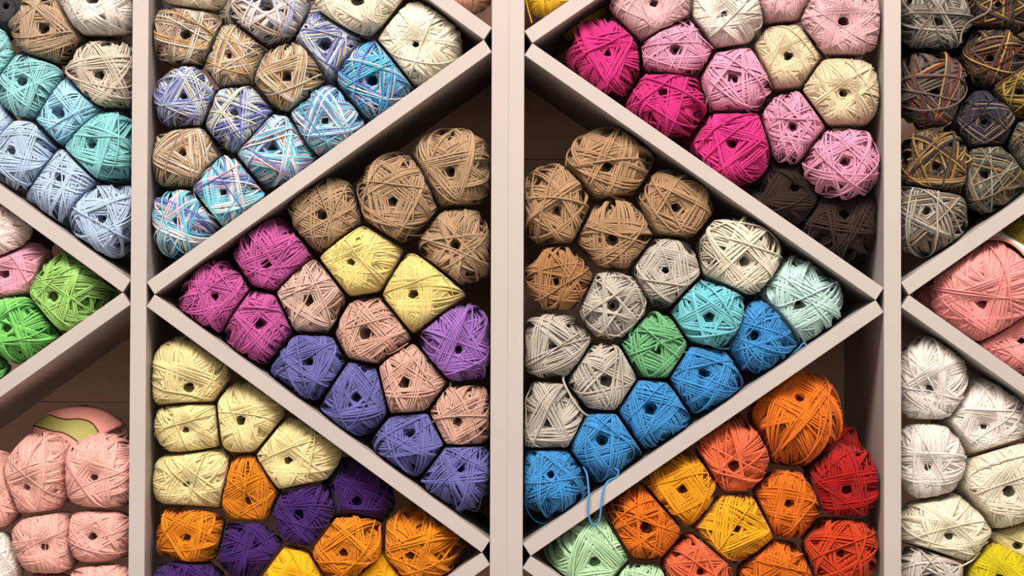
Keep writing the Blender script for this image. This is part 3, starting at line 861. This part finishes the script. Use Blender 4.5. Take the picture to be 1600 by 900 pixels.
# ------------------------------------------------------------------ the rows that go on out of view above, added to shade the pockets
rnd_up = random.Random(8)
z_top = at(800, 0)[2]
taken = [q['c'] for q in BALLS]
for key in ('A', 'F', 'J', 'L'):
    xl, xr = CELLS[key][0], CELLS[key][1]
    src = [q for q in BALLS if q['cell'] == key and q['cy'] < 160 and q['rx'] > 52]
    row = 0
    z = z_top + 0.036
    while z < 1.86:
        x = max(xl, -0.62) + 0.042 + (0.04 if row % 2 else 0.0)
        while x < min(xr, 0.62) - 0.03:
            c = np.array([x, 0.062, z])
            ok = all(D > 0.036 for n, D in board_planes(dict(cell=key, c=c))) and all(np.linalg.norm(c - t_) > 0.066 for t_ in taken)
            if ok:
                q = rnd_up.choice(src)
                r_ = q['root']
                n_ = r_.copy()
                n_.location = (float(c[0]), float(c[1]), float(c[2]) - q['r'][2] * 0.95)
                n_['label'] = 'yarn ball stacked higher up than the rows in view'
                n_['group'] = 'yarn balls above the rows in view'
                COL.objects.link(n_)
                for ch in list(r_.children):
                    d_ = ch.copy()
                    d_.parent = n_
                    COL.objects.link(d_)
                taken.append(c)
            x += 0.078
        z += 0.068
        row += 1

# ------------------------------------------------------------------ loose tails and paper bands
def find(start):
    for q in BALLS:
        if q['label'].startswith(start):
            return q
    raise KeyError(start)


def on_ball(q, px, py, lift):
    """Point on a ball's skin seen at a pixel (beside the ball: level with its widest part)."""
    c, r = q['c'], q['r'] * 0.985
    v = ray(px, py) / r
    o = (CAM - c) / r
    A, B, C = v @ v, v @ o, o @ o - 1.0
    disc = B * B - A * C
    tt = (-B - math.sqrt(disc)) / A if disc > 0 else -B / A
    p = CAM + ray(px, py) * tt
    n = (p - c) / r ** 2
    n /= np.linalg.norm(n)
    return p + n * lift, n


def catmull(P, k=9):
    P = np.concatenate([[2 * P[0] - P[1]], P, [2 * P[-1] - P[-2]]])
    out = []
    for i in range(1, len(P) - 2):
        for s_ in np.arange(k) / k:
            a, b_, c_, d = P[i - 1:i + 3]
            out.append(0.5 * ((2 * b_) + (c_ - a) * s_ + (2 * a - 5 * b_ + 4 * c_ - d) * s_ ** 2 + (3 * b_ - a - 3 * c_ + d) * s_ ** 3))
    out.append(P[-2])
    return np.array(out)


def tail(start, pts, thick=1.0):
    """A loose strand of one ball: points are (px, py) on its skin, or (px, py, depth)."""
    q = find(start)
    base = np.array(q['root'].location)
    rad = q['t'] * float(q['r'].mean()) * 0.5 * thick
    P, D = [], []
    for p in pts:
        if len(p) == 3:
            P.append(at(*p)); D.append(np.array([0, -1.0, 0]))
        else:
            a, n = on_ball(q, p[0], p[1], rad * 1.2)
            P.append(a); D.append(n)
    P, D = catmull(np.array(P)), catmull(np.array(D))
    D /= np.linalg.norm(D, axis=1, keepdims=True)
    V, Fq = tube(P, D, rad, rad, 8)
    L = np.concatenate([[0], np.cumsum(np.linalg.norm(np.diff(P, axis=0), axis=1))])
    n = len(V)
    caps = np.array([[0, 1, 2, 3], [0, 3, 4, 5], [0, 5, 6, 7], [n - 8, n - 7, n - 6, n - 5], [n - 8, n - 5, n - 4, n - 3], [n - 8, n - 3, n - 2, n - 1]])
    mesh_obj('loose_strand', V - base, np.concatenate([Fq, caps]), yarn(q['col']), q['root'], True, np.repeat(L, 8))


tail('bright blue yarn ball with a loop', [(912, 728), (917, 742, .012), (920, 770, -.003), (919, 800, -.004), (924, 817, -.004), (931, 820, -.004), (937, 810, -.004), (940, 785, -.004), (943, 765, -.002), (950, 752, .006), (963, 745, .010), (966, 736, .010), (955, 728)], 1.15)
tail('turquoise', [(1094, 508), (1100, 524), (1114, 539), (1134, 545, .034), (1152, 538, .03), (1164, 522, .03), (1168, 505), (1160, 490)], 0.85)
tail('sage green', [(990, 512), (985, 524), (992, 537), (1010, 540), (1026, 533), (1045, 541), (1074, 552)])
tail('sage green', [(1010, 500), (1022, 512), (1028, 530), (1024, 548)])
tail('grey mottled yarn ball highest', [(1545, -12, .008), (1549, 2, .006), (1544, 18, .004), (1526, 28, .006), (1511, 37, .010), (1503, 51, .012), (1500, 68, .012)])
tail('blue and white mottled yarn ball with', [(330, 262), (315, 275), (304, 289, .030), (304, 305, .028), (312, 320, .026), (326, 333), (342, 341), (362, 342)])
tail('candy pink yarn ball beneath', [(1142, 124), (1150, 144), (1165, 168), (1180, 184)])
tail('candy pink yarn ball beneath', [(1108, 150), (1104, 162), (1100, 172)])
tail('creamy white', [(1136, 14), (1128, 18), (1119, 27), (1120, 37), (1128, 41), (1133, 33), (1131, 24)], 1.4)
tail('creamy white', [(1174, 48), (1186, 42), (1190, 34, .03), (1190, 24, .035)], 1.4)
tail('blush pink yarn ball at the top edge', [(1003, -8), (1007, 14), (1016, 30), (1032, 41), (1050, 36)], 1.5)
tail('mustard', [(821, -4, .02), (825, 14, .016), (829, 28, .014), (831, 36, .013)], 1.4)
tail('greige yarn ball with a wide hole', [(884, 578, .03), (880, 592, .022), (886, 608, .018), (900, 632, .016), (914, 647, .02), (926, 651, .03)])
tail('bright blue yarn ball lowest', [(820, 780), (827, 800), (840, 814), (856, 815), (878, 804), (902, 786), (915, 768)])
tail('soft white yarn ball at the top', [(1410, 552), (1430, 545), (1452, 543), (1475, 554), (1490, 568), (1505, 580)], 1.3)
tail('soft white yarn ball at the top', [(1436, 572), (1450, 590), (1462, 612), (1470, 636)], 1.2)
tail('wide soft cream', [(1409, 838), (1440, 849), (1480, 856), (1520, 857), (1542, 846)], 1.3)
tail('wide soft cream', [(1424, 856), (1450, 873, .02), (1490, 886, .018), (1515, 878, .02), (1530, 862)], 1.3)
tail('peach yarn ball left of the lavender', [(704, 598, .03), (702, 622, .022), (692, 645, .022), (676, 660, .026)])
tail('coral yarn ball left', [(1148, 712), (1136, 722), (1126, 738), (1116, 756)])
tail('slate blue yarn ball at the bottom', [(692, 712), (700, 740), (716, 770), (738, 796), (748, 790), (752, 765), (750, 735)])
tail('bright blue yarn ball highest', [(1232, 556), (1246, 546, .03), (1256, 536, .028), (1259, 543, .028), (1248, 553, .03)])
tail('candy pink yarn ball just right', [(1002, 60), (1024, 44), (1048, 32), (1072, 40), (1098, 62), (1113, 76)])
tail('bronze', [(1420, 250), (1450, 243), (1480, 238), (1505, 241), (1517, 249, .02), (1500, 256), (1480, 253)])
tail('largest taupe', [(611, 330), (616, 350), (634, 364), (660, 366), (680, 356)])
tail('topmost caramel', [(938, 270), (942, 290), (958, 306), (975, 310)])
tail('peach yarn ball directly', [(576, 528), (590, 545), (606, 552), (620, 546), (636, 536)])


def flat_material(name, col, rough=0.7):
    m, nt, b_ = nodes_of(name)
    tc = nt.nodes.new('ShaderNodeTexCoord')
    nz = nt.nodes.new('ShaderNodeTexNoise')
    nz.inputs['Scale'].default_value = 300.0
    nt.links.new(tc.outputs['Object'], nz.inputs['Vector'])
    mx = nt.nodes.new('ShaderNodeMix'); mx.data_type = 'RGBA'
    c = np.clip(lin(col) * 1.1, 0, 0.9)
    mx.inputs[6].default_value = (*(c * 0.95), 1)
    mx.inputs[7].default_value = (*c, 1)
    nt.links.new(nz.outputs['Fac'], mx.inputs['Factor'])
    nt.links.new(mx.outputs[2], b_.inputs['Base Color'])
    b_.inputs['Roughness'].default_value = rough
    return m


P_PINK = flat_material('pink_paper', (222, 150, 138))
P_OLIVE = flat_material('olive_print', (160, 158, 84))
P_DARK = flat_material('dark_print', (70, 40, 30))
P_WHITE = flat_material('white_paper', (232, 218, 204))
P_RED = flat_material('red_print', (206, 120, 100))


def band(start, curves, mats, label, lift=0.0085, stroke=None):
    """A paper band on a ball: rows between successive curves over its skin, one material per row."""
    q = find(start)
    base = np.array(q['root'].location)
    n = 40
    rows = []
    for cv in curves:
        cv = catmull(np.array(cv, float), 12)
        tt = np.linspace(0, len(cv) - 1, n)
        i0 = np.clip(tt.astype(int), 0, len(cv) - 2)
        f = (tt - i0)[:, None]
        rows.append(cv[i0] * (1 - f) + cv[i0 + 1] * f)
    V, F_, mi = [], [], []
    for r_, row in enumerate(rows):
        nxt = rows[r_ + 1] if r_ + 1 < len(rows) else None
        sub = 6 if nxt is not None else 1
        for s_ in range(sub):
            a = row if nxt is None else row + (nxt - row) * (s_ / sub)
            V.append([on_ball(q, x, y, lift)[0] - base for x, y in a])
            mi.append(mats[min(r_, len(mats) - 1)])
    nr = len(V)
    V = np.array(V).reshape(-1, 3)
    uniq = list(dict.fromkeys(mats))
    F_ = np.array([[i * n + k, i * n + k + 1, (i + 1) * n + k + 1, (i + 1) * n + k] for i in range(nr - 1) for k in range(n - 1)])
    o = mesh_obj('paper_band', V, F_, uniq[0], q['root'], True)
    for m in uniq[1:]:
        o.data.materials.append(m)
    idx = np.array([uniq.index(mi[i]) for i in range(nr - 1) for k in range(n - 1)], np.int32)
    o.data.polygons.foreach_set('material_index', idx)
    sd = o.modifiers.new('thickness', 'SOLIDIFY')
    sd.thickness = 0.0004
    sd.offset = 0
    o['label'] = label
    if stroke:
        P = catmull(np.array([on_ball(q, x, y, lift + 0.0004)[0] for x, y in stroke]))
        D = np.array([[0, -1.0, 0]] * len(P))
        V, Fq = tube(P, D, 0.0005, 0.0002, 6)
        mesh_obj('printed_stroke', V - base, Fq, P_DARK, o, True)
    return o


band('salmon pink yarn ball lying', [
    [(72, 655), (96, 648), (125, 645), (158, 650), (186, 668)],
    [(83, 655), (103, 661), (127, 661), (143, 667), (154, 683)],
    [(83, 657), (103, 663), (126, 663), (142, 669), (152, 684)],
    [(62, 669), (87, 676), (103, 679), (117, 686), (126, 693)],
    [(61, 671), (87, 678), (103, 681), (116, 688), (125, 695)],
    [(58, 682), (80, 690), (100, 695), (115, 700), (125, 703)],
], [P_PINK, P_DARK, P_OLIVE, P_DARK, P_PINK], 'pink paper band with an olive wave outlined in dark brown')
band('large coral pink', [
    [(1538, 376), (1556, 368), (1574, 371), (1592, 384), (1606, 402)],
    [(1537, 383), (1552, 382), (1570, 385), (1586, 395), (1602, 412)],
    [(1536, 386), (1552, 385), (1569, 388), (1585, 398), (1600, 415)],
], [P_WHITE, P_RED], 'white paper band with a dark pen-like curve', stroke=[(1545, 379), (1553, 382), (1562, 380), (1564, 374), (1559, 371)])
